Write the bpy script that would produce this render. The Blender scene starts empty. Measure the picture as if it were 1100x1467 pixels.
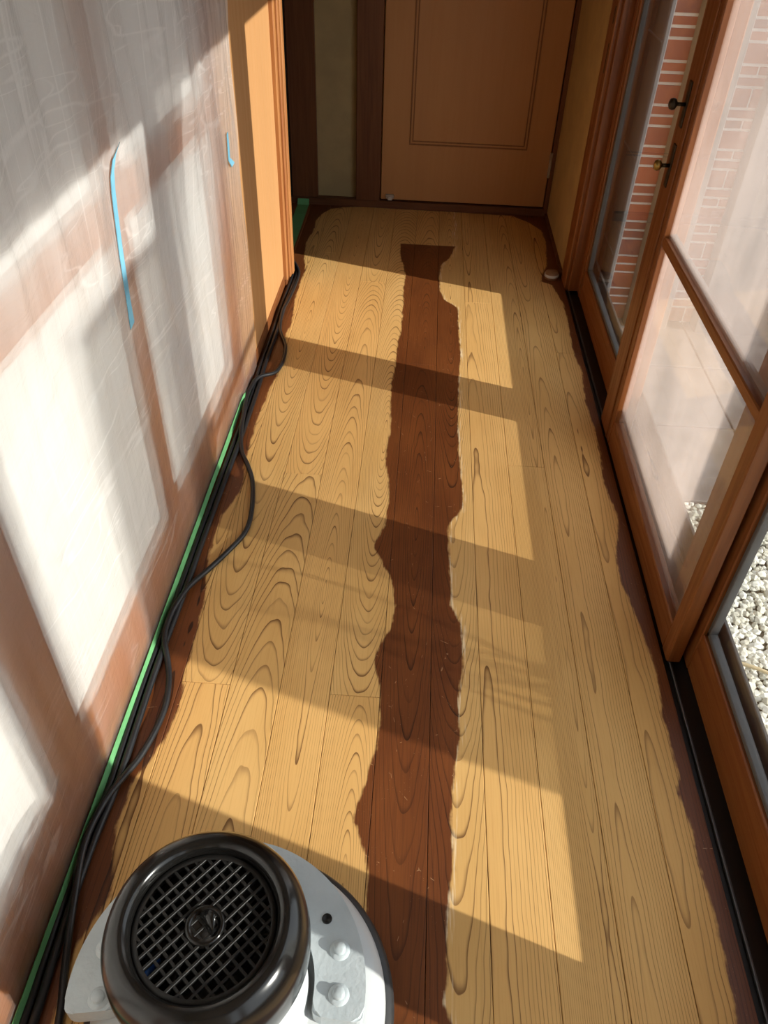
import bpy, bmesh, math, random
from mathutils import Vector, Matrix, noise
random.seed(7)
SC = bpy.context.scene
COL = SC.collection

# ---------------------------------------------------------------- camera
F_PX = 1114.294
AX = ((0.9977299, 0.0604284, 0.0297212), (0.0619918, -0.6517704, -0.7558785), (-0.0263051, 0.7560051, -0.6540369))
cam_d = bpy.data.cameras.new('camera'); cam = bpy.data.objects.new('camera', cam_d); COL.objects.link(cam)
cam_d.sensor_fit = 'VERTICAL'; cam_d.sensor_height = 36.0; cam_d.lens = F_PX / 1467.0 * 36.0
cam_d.clip_start = 0.02; cam_d.clip_end = 200
rx, dn, fw = (Vector(a).normalized() for a in AX)
m3 = Matrix((rx, -dn, -fw)).transposed()
cam.matrix_world = Matrix.Translation((0, 0, 1.5)) @ m3.to_4x4()
SC.camera = cam

# ---------------------------------------------------------------- sky and sun
SUN_SLOPE, SUN_TAN = 0.33, 0.403
w = bpy.data.worlds.new('sky'); SC.world = w; w.use_nodes = True
bg = w.node_tree.nodes['Background']; bg.inputs['Color'].default_value = (0.86, 0.92, 1.0, 1); bg.inputs['Strength'].default_value = 1.9
sd = bpy.data.lights.new('sun', 'SUN'); sun = bpy.data.objects.new('sun', sd); COL.objects.link(sun)
sd.energy = 6.6; sd.angle = math.radians(0.53); sd.color = (1.0, 0.945, 0.86)
hd = math.hypot(1, SUN_SLOPE)
sun.rotation_euler = Vector((-1, SUN_SLOPE, -hd * SUN_TAN)).to_track_quat('-Z', 'Y').to_euler()
sun.location = (6, -2, 4)
SC.view_settings.view_transform = 'Standard'; SC.view_settings.look = 'None'
SC.view_settings.exposure = 0.0; SC.view_settings.gamma = 1.0; SC.view_settings.use_curve_mapping = False

# ---------------------------------------------------------------- node helpers
class NT:
    def __init__(s, name):
        s.m = bpy.data.materials.new(name); s.m.use_nodes = True
        s.t = s.m.node_tree; s.t.nodes.clear()
        s.out = s.t.nodes.new('ShaderNodeOutputMaterial')
    def n(s, typ, **kw):
        nd = s.t.nodes.new(typ)
        for k, v in kw.items():
            if k == 'ins':
                for i, x in v.items(): s.set(nd.inputs[i], x)
            else: setattr(nd, k, v)
        return nd
    def set(s, sock, x):
        if isinstance(x, bpy.types.NodeSocket): s.t.links.new(x, sock)
        elif isinstance(x, bpy.types.Node): s.t.links.new(x.outputs[0], sock)
        else: sock.default_value = x
    def math(s, op, a, b=0.0, c=0.0, clamp=False):
        nd = s.n('ShaderNodeMath', operation=op, use_clamp=clamp)
        s.set(nd.inputs[0], a); s.set(nd.inputs[1], b); s.set(nd.inputs[2], c)
        return nd.outputs[0]
    def mixc(s, f, a, b, blend='MIX'):
        nd = s.n('ShaderNodeMix', data_type='RGBA', blend_type=blend)
        s.set(nd.inputs[0], f); s.set(nd.inputs[6], a); s.set(nd.inputs[7], b)
        return nd.outputs[2]
    def ramp(s, f, lo, hi, a=0.0, b=1.0, smooth=True):
        nd = s.n('ShaderNodeMapRange', interpolation_type='SMOOTHSTEP' if smooth else 'LINEAR')
        for i, x in enumerate((f, lo, hi, a, b)): s.set(nd.inputs[i], x)
        return nd.outputs[0]
    def noise(s, vec, scale, detail=2.0, rough=0.5, dist=0.0, col=False):
        nd = s.n('ShaderNodeTexNoise')
        s.set(nd.inputs['Vector'], vec); s.set(nd.inputs['Scale'], scale); nd.inputs['Detail'].default_value = detail
        nd.inputs['Roughness'].default_value = rough; nd.inputs['Distortion'].default_value = dist
        return nd.outputs[1 if col else 0]
    def mapping(s, vec, scale=(1, 1, 1), loc=(0, 0, 0), rot=(0, 0, 0)):
        nd = s.n('ShaderNodeMapping'); s.set(nd.inputs[0], vec); nd.inputs[1].default_value = loc
        nd.inputs[2].default_value = rot; nd.inputs[3].default_value = scale
        return nd.outputs[0]
    def bump(s, h, strength=0.3, dist=0.002):
        nd = s.n('ShaderNodeBump'); s.set(nd.inputs['Height'], h); nd.inputs['Strength'].default_value = strength
        nd.inputs['Distance'].default_value = dist
        return nd.outputs[0]
    def pbr(s, col, rough=0.5, metal=0.0, normal=None, spec=0.5, coat=0.0):
        p = s.n('ShaderNodeBsdfPrincipled')
        s.set(p.inputs['Base Color'], col if not isinstance(col, tuple) else (*col, 1)); s.set(p.inputs['Roughness'], rough)
        p.inputs['Metallic'].default_value = metal; s.set(p.inputs['Specular IOR Level'], spec)
        if coat: p.inputs['Coat Weight'].default_value = coat; p.inputs['Coat Roughness'].default_value = 0.08
        if normal is not None: s.set(p.inputs['Normal'], normal)
        s.t.links.new(p.outputs[0], s.out.inputs[0]); return p
    def surf(s, sh): s.set(s.out.inputs[0], sh); return s.m

def c4(c): return (*c, 1.0)

def wood(name, light, dark, axis='z', rough=0.45, scale=1.0, spec=0.4):
    n = NT(name); tc = n.n('ShaderNodeTexCoord').outputs['Object']
    oi = n.n('ShaderNodeObjectInfo').outputs['Random']
    off = n.n('ShaderNodeVectorMath', operation='ADD'); n.set(off.inputs[0], tc)
    cm = n.n('ShaderNodeCombineXYZ', ins={0: n.math('MULTIPLY', oi, 3.1), 1: n.math('MULTIPLY', oi, 7.7), 2: n.math('MULTIPLY', oi, 5.3)}); n.set(off.inputs[1], cm)
    s = {'z': (60, 60, 3), 'y': (60, 3, 60), 'x': (3, 60, 60)}[axis]
    v = n.mapping(off.outputs[0], tuple(a * scale for a in s))
    g1 = n.noise(v, 1.0, 4, 0.6, 0.6); g2 = n.noise(n.mapping(off.outputs[0], tuple(a * scale * .18 for a in s)), 1.0, 2)
    f = n.math('ADD', n.math('MULTIPLY', n.ramp(g1, .35, .7), .55), n.math('MULTIPLY', n.ramp(g2, .3, .7), .45))
    n.pbr(n.mixc(f, c4(light), c4(dark)), n.ramp(g1, .3, .7, rough - .06, rough + .08), 0, n.bump(g1, .15, .0006), spec)
    return n.m

def plain(name, col, rough=0.5, metal=0.0, bump_scale=0, bump=0.2, var=0.12, spec=0.5, dist=.001):
    n = NT(name); tc = n.n('ShaderNodeTexCoord').outputs['Object']
    g = n.noise(tc, 9.0, 4, .6)
    c = n.mixc(n.ramp(g, .3, .7), c4(tuple(x * (1 - var) for x in col)), c4(tuple(min(1, x * (1 + var)) for x in col)))
    nor = n.bump(n.noise(tc, bump_scale, 3, .6), bump, dist) if bump_scale else None
    n.pbr(c, n.ramp(g, .3, .7, max(.02, rough - .05), rough + .05), metal, nor, spec)
    return n.m

# ---------------------------------------------------------------- measured outlines of the sanded floor (metres: y, x)
CL = [(0.4238, -0.0114), (0.5744, -0.0232), (0.6237, -0.0245), (0.6755, -0.0284), (0.7476, -0.0465), (0.7797, -0.0662), (0.8483, -0.0505), (0.9353, -0.0332), (1.0047, -0.0256), (1.1107, -0.0324), (1.1789, -0.0503), (1.2154, -0.0477), (1.2803, -0.0171), (1.3755, -0.0095), (1.473, -0.0276), (1.5322, -0.0577), (1.5833, -0.0806), (1.677, -0.0559), (1.7782, -0.0484), (1.8409, -0.0519), (2.0101, -0.0726), (2.1562, -0.0648), (2.4009, -0.0756), (2.5996, -0.0703), (2.7631, -0.0674), (2.8806, -0.0587), (3.0684, -0.061), (3.2379, -0.065), (3.3842, -0.0615), (3.4981, -0.0758), (3.6168, -0.0975), (3.7443, -0.0997)]
CR = [(0.4338, 0.1335), (0.4608, 0.1194), (0.5043, 0.1254), (0.5612, 0.1242), (0.622, 0.1255), (0.6608, 0.1309), (0.7066, 0.1365), (0.7948, 0.1328), (0.8725, 0.1376), (0.9993, 0.154), (1.0711, 0.1502), (1.1863, 0.1633), (1.3233, 0.1602), (1.3809, 0.1356), (1.4744, 0.1342), (1.688, 0.1269), (1.7702, 0.1707), (1.846, 0.174), (2.0643, 0.1627), (2.273, 0.1652), (2.4996, 0.1692), (2.6808, 0.1794), (2.9081, 0.1741), (3.0965, 0.1705), (3.1567, 0.1168), (3.2579, 0.095), (3.4037, 0.0909), (3.521, 0.0999), (3.6237, 0.1428), (3.7629, 0.1674)]
LB = [(0.5142, -0.5329), (0.5926, -0.5023), (0.6333, -0.5091), (0.6754, -0.5216), (0.7238, -0.5319), (0.7756, -0.5314), (0.8302, -0.5296), (0.8603, -0.5164), (0.8946, -0.5039), (0.9549, -0.4885), (1.0128, -0.4819), (1.0722, -0.4861), (1.0885, -0.4935), (1.1489, -0.494), (1.2235, -0.4955), (1.2872, -0.4987), (1.3446, -0.4998), (1.4394, -0.5184), (1.5125, -0.5297), (1.5908, -0.53), (1.6753, -0.5287), (1.7773, -0.5004), (1.8485, -0.4997), (1.918, -0.5134), (2.0498, -0.5143), (2.1543, -0.52), (2.276, -0.512), (2.3774, -0.5086), (2.4726, -0.4966), (2.5625, -0.4928), (2.7627, -0.5137), (2.879, -0.5062), (3.0713, -0.5232), (3.2697, -0.5244), (3.386, -0.5201), (3.5527, -0.5493), (3.7117, -0.5597), (3.8824, -0.544), (3.9962, -0.5514), (4.0833, -0.5331)]
RB = [(0.4681, 0.6153), (0.5064, 0.6213), (0.5583, 0.6196), (0.6175, 0.6253), (0.6749, 0.6233), (0.7533, 0.6146), (0.8143, 0.6236), (0.89, 0.611), (0.9331, 0.6236), (0.9959, 0.6224), (1.0714, 0.6183), (1.1962, 0.6312), (1.3237, 0.6204), (1.4397, 0.6077), (1.5078, 0.5953), (1.6203, 0.6006), (1.7646, 0.6325), (1.8202, 0.6271), (1.9334, 0.6151), (2.0313, 0.6233), (2.2198, 0.6305), (2.3788, 0.6206), (2.5354, 0.6297), (2.6268, 0.6366), (2.715, 0.6238), (2.8143, 0.6224), (2.9617, 0.6289), (3.0616, 0.632), (3.1859, 0.6302), (3.3719, 0.601), (3.4025, 0.5516), (3.5858, 0.598), (3.8731, 0.6224), (4.0242, 0.6119)]
FE = [(-0.5514, 3.9962), (-0.5337, 4.0882), (-0.4921, 4.1765), (-0.4241, 4.2073), (-0.3247, 4.2323), (-0.1735, 4.2226), (-0.0234, 4.2234), (0.1639, 4.2191), (0.3504, 4.2149), (0.4694, 4.2114), (0.5524, 4.1324), (0.6119, 4.0242)]
WAVY = [(-0.5835, 3.4156), (-0.5729, 3.4092), (-0.5421, 3.3293), (-0.5397, 3.2056), (-0.5451, 3.0408), (-0.5508, 2.9277), (-0.5413, 2.7985), (-0.5088, 2.6991), (-0.4962, 2.6536), (-0.4905, 2.5505), (-0.5061, 2.4702), (-0.5517, 2.4089), (-0.568, 2.3479), (-0.5711, 2.2677), (-0.561, 2.1732), (-0.551, 2.0756), (-0.5327, 1.9843), (-0.4995, 1.9116), (-0.472, 1.8424), (-0.4525, 1.7505), (-0.4423, 1.654), (-0.448, 1.5908), (-0.4745, 1.5256), (-0.5109, 1.4515), (-0.545, 1.3762), (-0.5563, 1.3244), (-0.5657, 1.2659), (-0.5617, 1.1965), (-0.5382, 1.1323), (-0.5208, 1.0778), (-0.511, 1.0122), (-0.5151, 0.9486), (-0.5292, 0.882), (-0.5438, 0.8354), (-0.5603, 0.7848), (-0.571, 0.7361), (-0.5746, 0.6944), (-0.5714, 0.6507), (-0.561, 0.598), (-0.5481, 0.5292), (-0.5339, 0.4578), (-0.5166, 0.387)]
STRAIGHT = [(-0.5693, 3.3635), (-0.5684, 2.9923), (-0.5648, 2.7811), (-0.5673, 2.5523), (-0.5626, 2.379), (-0.562, 2.1027), (-0.5691, 1.642), (-0.571, 1.3564), (-0.575, 1.1292), (-0.5734, 0.9721), (-0.5713, 0.8181), (-0.5777, 0.7033), (-0.5787, 0.5891), (-0.5763, 0.479), (-0.5722, 0.3831)]

def curve(n, val, pts, lo, hi, olo, ohi):
    """piecewise linear function of val (lo..hi) returning olo..ohi"""
    t = n.ramp(val, lo, hi, 0, 1, False)
    fc = n.n('ShaderNodeFloatCurve'); n.set(fc.inputs['Value'], t)
    cu = fc.mapping.curves[0]
    P = [((a - lo) / (hi - lo), (b - olo) / (ohi - olo)) for a, b in pts]
    cu.points[0].location = (0.0, P[0][1]); cu.points[1].location = (1.0, P[-1][1])
    for p in P: cu.points.new(*p)
    for p in cu.points: p.handle_type = 'VECTOR'
    fc.mapping.update()
    return n.ramp(fc.outputs[0], 0, 1, olo, ohi, False)

def floor_material():
    n = NT('sanded_cedar_boards')
    pos = n.n('ShaderNodeNewGeometry').outputs['Position']
    sp = n.n('ShaderNodeSeparateXYZ', ins={0: pos}); X, Y = sp.outputs[0], sp.outputs[1]
    loc = n.n('ShaderNodeTexCoord').outputs['Object']
    oc = n.n('ShaderNodeObjectInfo')
    ocs = n.n('ShaderNodeSeparateColor', ins={0: oc.outputs['Color']})
    x0 = n.ramp(ocs.outputs[0], 0, 1, -.05, .05, False); d0 = n.ramp(ocs.outputs[1], 0, 1, 0.0, .16, False); kk = n.ramp(ocs.outputs[2], 0, 1, -.16, .16, False)
    seed = n.math('MULTIPLY', oc.outputs['Random'], 40.0)
    sl = n.n('ShaderNodeSeparateXYZ', ins={0: loc})
    lx, ly = sl.outputs[0], sl.outputs[1]
    cv = n.n('ShaderNodeCombineXYZ', ins={0: n.math('MULTIPLY', lx, 2.0), 1: n.math('MULTIPLY', ly, .9), 2: seed})
    n1 = n.math('SUBTRACT', n.noise(cv, 1.0, 1.0, .4), .5)
    cv2 = n.n('ShaderNodeCombineXYZ', ins={0: n.math('MULTIPLY', lx, 24.0), 1: n.math('MULTIPLY', ly, 9.0), 2: seed})
    n2 = n.math('SUBTRACT', n.noise(cv2, 1.0, 1.0, .4), .5)
    u = n.math('ADD', n.math('ADD', lx, x0), n.math('MULTIPLY', n2, .004))
    d = n.math('ADD', n.math('ADD', d0, n.math('MULTIPLY', kk, ly)), n.math('ADD', n.math('MULTIPLY', n1, .055), n.math('MULTIPLY', n2, .004)))
    r = n.math('SQRT', n.math('ADD', n.math('MULTIPLY', u, u), n.math('MULTIPLY', d, d)))
    per = n.ramp(n.math('FRACT', n.math('MULTIPLY', seed, 3.7)), 0, 1, .0034, .0062, False)
    ring = n.math('FRACT', n.math('DIVIDE', r, per))
    line = n.math('MULTIPLY', n.ramp(ring, .60, .97), n.ramp(ring, .97, 1.0, 1, 0))
    ringid = n.math('FLOOR', n.math('DIVIDE', r, per))
    wv = n.n('ShaderNodeTexWhiteNoise', noise_dimensions='1D'); n.set(wv.inputs['W'], n.math('ADD', ringid, seed))
    line = n.math('MULTIPLY', n.math('POWER', line, 3.0), n.ramp(wv.outputs['Value'], 0, 1, .30, 1.0, False))
    fib = n.noise(n.mapping(pos, (260, 7, 1)), 1.0, 3, .6)
    big = n.noise(n.mapping(pos, (7, 2.2, 1)), 1.0, 2)
    # wobble of the sanded edge: streaks along the grain
    wob = n.math('ADD', n.math('MULTIPLY', n.math('SUBTRACT', n.noise(n.mapping(pos, (25, 25, 1)), 1.0, 3, .6), .5), .014),
                 n.math('MULTIPLY', n.math('SUBTRACT', n.noise(n.mapping(pos, (180, 14, 1)), 1.0, 2, .6), .5), .014))
    lo, hi = 0.2, 4.4
    f = lambda pts: curve(n, Y, pts, lo, hi, -.7, .7)
    e = .004
    def step(a, b): return n.ramp(n.math('ADD', n.math('SUBTRACT', a, b), wob), -e, e)
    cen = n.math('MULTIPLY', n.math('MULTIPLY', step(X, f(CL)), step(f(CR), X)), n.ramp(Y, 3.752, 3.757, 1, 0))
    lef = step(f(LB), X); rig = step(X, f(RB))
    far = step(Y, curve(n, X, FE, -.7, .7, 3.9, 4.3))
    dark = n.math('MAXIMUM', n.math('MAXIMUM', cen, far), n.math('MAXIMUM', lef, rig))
    # pale raw rim of torn finish beside the centre strip
    rim = n.math('MULTIPLY', n.ramp(n.math('ABSOLUTE', n.math('ADD', n.math('SUBTRACT', X, f(CR)), wob)), .0, .018, 1, 0), n.ramp(n.noise(n.mapping(pos, (170, 9, 1)), 1.0, 2), .5, .62))
    oh = n.math('SUBTRACT', oc.outputs['Random'], .5)
    sand = n.mixc(n.ramp(big, .3, .7), c4((.63, .37, .125)), c4((.70, .43, .160)))
    sand = n.mixc(n.ramp(oc.outputs['Random'], 0, 1, 0, .35, False), sand, c4((.72, .39, .125)))
    sand = n.mixc(n.math('MULTIPLY', n.ramp(fib, .45, .75), .22), sand, c4((.40, .19, .05)))
    sand = n.mixc(n.math('MULTIPLY', line, .95), sand, c4((.11, .036, .008)))
    sand = n.mixc(n.math('MULTIPLY', rim, .7), sand, c4((.85, .72, .50)))
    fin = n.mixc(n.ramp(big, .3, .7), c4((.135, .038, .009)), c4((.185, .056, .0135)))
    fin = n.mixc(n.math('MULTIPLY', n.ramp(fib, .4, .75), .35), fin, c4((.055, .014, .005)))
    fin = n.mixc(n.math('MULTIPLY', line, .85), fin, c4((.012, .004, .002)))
    # fine pale scratches in the old finish
    vz = n.n('ShaderNodeTexVoronoi', feature='DISTANCE_TO_EDGE'); n.set(vz.inputs['Vector'], n.mapping(pos, (6, 4, 1), rot=(0, 0, .6))); vz.inputs['Scale'].default_value = 1.5
    scr = n.math('MULTIPLY', n.ramp(vz.outputs['Distance'], 0, .006, 1, 0), n.ramp(n.noise(n.mapping(pos, (60, 60, 1)), 1.0, 2), .58, .66))
    spots = n.math('MULTIPLY', n.ramp(n.noise(pos, 420, 1), .74, .78), n.ramp(n.noise(pos, 9, 2), .5, .6))
    fin = n.mixc(n.math('MULTIPLY', n.math('MAXIMUM', scr, spots), .55), fin, c4((.62, .40, .22)))
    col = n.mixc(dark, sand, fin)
    rough = n.math('ADD', n.ramp(dark, 0, 1, .62, .38), n.math('MULTIPLY', fib, .12))
    h = n.math('ADD', n.math('MULTIPLY', line, -.5), n.math('ADD', n.math('MULTIPLY', fib, .2), n.math('MULTIPLY', dark, .5)))
    n.pbr(col, rough, 0, n.bump(h, .25, .0008), n.ramp(dark, 0, 1, .3, .38))
    return n.m

def thin_glass(name, dust=0.0, dustcol=(.9, .8, .74), tint=(.97, .985, .98)):
    n = NT(name)
    lw = n.n('ShaderNodeNewGeometry')
    dt = n.n('ShaderNodeVectorMath', operation='DOT_PRODUCT'); n.set(dt.inputs[0], lw.outputs['Normal']); n.set(dt.inputs[1], lw.outputs['Incoming'])
    c = n.math('SUBTRACT', 1.0, n.math('ABSOLUTE', dt.outputs['Value']), clamp=True)
    fr = n.math('ADD', .042, n.math('MULTIPLY', n.math('POWER', c, 5.0), .958), clamp=True)
    tr = n.n('ShaderNodeBsdfTransparent', ins={0: c4(tint)}); gl = n.n('ShaderNodeBsdfGlossy', ins={'Color': c4((1, 1, 1)), 'Roughness': .012})
    mx = n.n('ShaderNodeMixShader', ins={0: fr, 1: tr, 2: gl})
    sh = mx
    if dust:
        pos = lw.outputs['Position']
        g = n.noise(n.mapping(pos, (3, 3, 2.2)), 1.0, 3, .55)
        st = n.noise(n.mapping(pos, (60, 60, 4)), 1.0, 2)
        fac = n.math('MULTIPLY', n.ramp(n.math('ADD', n.math('MULTIPLY', g, .75), n.math('MULTIPLY', st, .25)), .3, .7, .65, 1.25), dust)
        df = n.n('ShaderNodeBsdfDiffuse', ins={0: c4(dustcol)}); tl = n.n('ShaderNodeBsdfTranslucent', ins={0: c4(dustcol)})
        dm = n.n('ShaderNodeMixShader', ins={0: .6, 1: df, 2: tl})
        sh = n.n('ShaderNodeMixShader', ins={0: fac, 1: mx, 2: dm})
    return n.surf(sh)

def film_material():
    n = NT('masking_film'); g = n.n('ShaderNodeNewGeometry'); pos = g.outputs['Position']
    # crease marks left from the folded roll
    cz = n.noise(n.mapping(pos, (1, 2.0, 5.0), rot=(.35, 0, 0)), 6.0, 4, .65, .6)
    cr = n.noise(n.mapping(pos, (1, 40, 2.0), rot=(-.18, 0, 0)), 1.0, 3, .6, .4)
    bn = n.bump(n.math('ADD', cz, n.math('MULTIPLY', cr, .6)), .55, .006)
    zc = n.n('ShaderNodeSeparateXYZ', ins={0: pos}).outputs[2]
    def lines(scl, rot, wd, lo, hi, dist=.12):
        a = n.noise(n.mapping(pos, scl, rot=rot), 1.0, 1.0, .4, dist); m_ = n.noise(n.mapping(pos, (1, 3, 5)), 1.0, 2)
        return n.math('MULTIPLY', n.ramp(n.math('ABSOLUTE', n.math('SUBTRACT', a, .5)), 0, wd, 1, 0), n.ramp(m_, lo, hi))
    l1 = lines((1, 1.6, 15), (.10, 0, 0), .016, .42, .62); l2 = lines((1, 2.2, 22), (.42, 0, 0), .014, .52, .62)
    l3 = n.math('MULTIPLY', lines((1, 26, 1.3), (-.16, 0, 0), .03, .35, .6), n.ramp(zc, .55, 1.0))
    crease = n.math('MAXIMUM', n.math('MAXIMUM', l1, l2), l3)
    tr = n.n('ShaderNodeBsdfTransparent', ins={0: c4((.97, .96, .95))})
    rf = n.n('ShaderNodeBsdfRefraction', ins={'Color': c4((.98, .97, .96)), 'Roughness': .33, 'IOR': 1.18, 'Normal': bn})
    tmix = n.n('ShaderNodeMixShader', ins={0: .45, 1: tr, 2: rf})
    df = n.n('ShaderNodeBsdfDiffuse', ins={0: c4((.90, .89, .88)), 'Normal': bn}); tl = n.n('ShaderNodeBsdfTranslucent', ins={0: c4((.9, .89, .88)), 'Normal': bn})
    dm = n.n('ShaderNodeMixShader', ins={0: .45, 1: df, 2: tl})
    streak = n.noise(n.mapping(pos, (1, 16, 1.6), rot=(-.15, 0, 0)), 1.0, 4, .6)
    m1 = n.n('ShaderNodeMixShader', ins={0: n.math('ADD', n.ramp(streak, .3, .75, .10, .20), n.math('ADD', n.ramp(zc, .4, 1.15, 0, .36), n.math('MULTIPLY', crease, .22))), 1: tmix, 2: dm})
    fz = n.n('ShaderNodeFresnel', ins={'IOR': 1.35, 'Normal': bn})
    gl = n.n('ShaderNodeBsdfGlossy', ins={'Roughness': .16, 'Normal': bn})
    m2 = n.n('ShaderNodeMixShader', ins={0: n.math('MULTIPLY', n.math('MINIMUM', fz, .5), .55), 1: m1, 2: gl})
    return n.surf(m2)

M = {}
M['floor'] = floor_material()
M['frame_z'] = wood('window_frame_wood_upright', (.27, .090, .022), (.15, .043, .010), 'z', .38)
M['frame_y'] = wood('window_frame_wood_level', (.27, .090, .022), (.15, .043, .010), 'y', .38)
M['pillar'] = wood('dark_pillar_wood', (.17, .060, .020), (.10, .032, .010), 'z', .5)
M['pillar_x'] = wood('dark_sill_wood', (.15, .054, .019), (.085, .029, .010), 'x', .5)
M['sill_y'] = wood('track_sill_wood', (.25, .085, .026), (.14, .045, .014), 'y', .4)
M['shoji'] = wood('sliding_door_wood', (.40, .150, .045), (.27, .09, .026), 'z', .5)
M['shoji_y'] = wood('sliding_door_rail_wood', (.40, .150, .045), (.27, .09, .026), 'y', .5)
M['panel'] = wood('orange_plywood', (.55, .290, .120), (.51, .262, .102), 'z', .5, .5)
M['trim'] = wood('end_trim_wood', (.46, .205, .065), (.28, .095, .027), 'z', .45, .8)
M['door'] = wood('door_veneer', (.46, .225, .085), (.43, .205, .077), 'z', .5, .8)
M['groove'] = wood('door_moulding', (.26, .11, .04), (.19, .08, .028), 'z', .45)
M['paper'] = plain('white_paper', (.76, .755, .74), .8, 0, 60, .1, .03)
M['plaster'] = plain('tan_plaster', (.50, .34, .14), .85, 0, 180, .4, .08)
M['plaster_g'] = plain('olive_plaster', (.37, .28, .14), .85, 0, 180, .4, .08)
M['ceiling'] = plain('ceiling_board', (.55, .42, .27), .7)
M['dark'] = plain('shade_black', (.02, .015, .012), .8)  # near-black colour stands in for shade in the opening, board gaps and fan cavity
M['track'] = plain('black_track', (.010, .009, .009), .45)
M['rail'] = plain('grey_rail', (.10, .10, .105), .35, .6)
M['alu'] = plain('grey_aluminium', (.30, .295, .29), .42, .5)
M['alu_l'] = plain('light_aluminium', (.55, .55, .54), .4, .3)
M['gasket'] = plain('grey_gasket', (.10, .094, .09), .6)
M['glass'] = thin_glass('clear_glass')
M['glass_d'] = thin_glass('dusty_glass', .19, (.92, .77, .69))
M['film'] = film_material()
M['green'] = plain('green_tape', (.13, .38, .15), .6, 0, 300, .2)
M['blue'] = plain('blue_tape', (.17, .45, .62), .6, 0, 300, .2)
M['cord'] = plain('black_rubber', (.013, .014, .016), .38, 0, 120, .3)
M['brass'] = plain('old_brass', (.36, .25, .07), .35, .9)
M['bronze'] = plain('dark_bronze', (.05, .038, .026), .4, .8)
M['steel'] = plain('steel', (.55, .54, .52), .35, .9)
M['stone'] = plain('grey_paving', (.15, .138, .130), .75, 0, 40, .3, .22)
M['mortar'] = plain('pale_mortar', (.78, .76, .72), .9)
M['joint'] = plain('paving_joint', (.10, .095, .09), .9)
M['post'] = plain('grey_post', (.15, .14, .135), .6)
M['sill_alu'] = plain('dark_aluminium_sill', (.085, .077, .070), .45, .3)
M['soil'] = plain('grey_soil', (.20, .18, .14), .9, 0, 60, .6)
M['twig'] = plain('dry_twig', (.50, .40, .24), .8)

# ---------------------------------------------------------------- mesh helpers
def link(name, me, mat=None, parent=None, loc=(0, 0, 0)):
    o = bpy.data.objects.new(name, me); COL.objects.link(o); o.location = loc
    if mat is not None and me is not None: me.materials.append(mat if not isinstance(mat, str) else M[mat])
    if parent is not None: o.parent = parent
    return o
def bm_mesh(bm, name, smooth=False):
    me = bpy.data.meshes.new(name); bmesh.ops.recalc_face_normals(bm, faces=bm.faces); bm.to_mesh(me); bm.free()
    if smooth:
        for p in me.polygons: p.use_smooth = True
    return me
def box(name, x0, x1, y0, y1, z0, z1, mat, parent=None, bev=0.0015, pl=None):
    """box between world coordinates; the object's origin is the box centre (parent sits at pl)"""
    bm = bmesh.new(); bmesh.ops.create_cube(bm, size=1)
    s = (abs(x1 - x0), abs(y1 - y0), abs(z1 - z0))
    for v in bm.verts: v.co = Vector((v.co.x * s[0], v.co.y * s[1], v.co.z * s[2]))
    if bev: bmesh.ops.bevel(bm, geom=bm.edges[:], offset=min(bev, min(s) * .3), segments=1, affect='EDGES')
    c = Vector(((x0 + x1) / 2, (y0 + y1) / 2, (z0 + z1) / 2))
    if parent is not None: c = c - wloc(parent)
    return link(name, bm_mesh(bm, name), mat, parent, c)
def wloc(o):
    v = Vector(o.location)
    while o.parent: o = o.parent; v = v + Vector(o.location)
    return v
def empty(name, loc): 
    o = bpy.data.objects.new(name, None); o.empty_display_size = .05; COL.objects.link(o); o.location = loc; return o
def tag(o, label=None, cat=None, group=None, kind=None):
    if label: o['label'] = label
    if cat: o['category'] = cat
    if group: o['group'] = group
    if kind: o['kind'] = kind
    return o
def lathe(name, prof, mat, parent=None, loc=(0, 0, 0), seg=64, a0=0, a1=2 * math.pi):
    bm = bmesh.new(); full = abs(a1 - a0 - 2 * math.pi) < 1e-6
    rows = []
    for i in range(seg if full else seg + 1):
        a = a0 + (a1 - a0) * i / seg
        rows.append([bm.verts.new((r * math.cos(a), r * math.sin(a), z)) for r, z in prof])
    for i in range(len(rows) if full else len(rows) - 1):
        A, B = rows[i], rows[(i + 1) % len(rows)]
        for j in range(len(prof) - 1):
            bm.faces.new((A[j], B[j], B[j + 1], A[j + 1]))
    bmesh.ops.remove_doubles(bm, verts=bm.verts, dist=1e-6)
    return link(name, bm_mesh(bm, name, True), mat, parent, loc)
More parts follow.
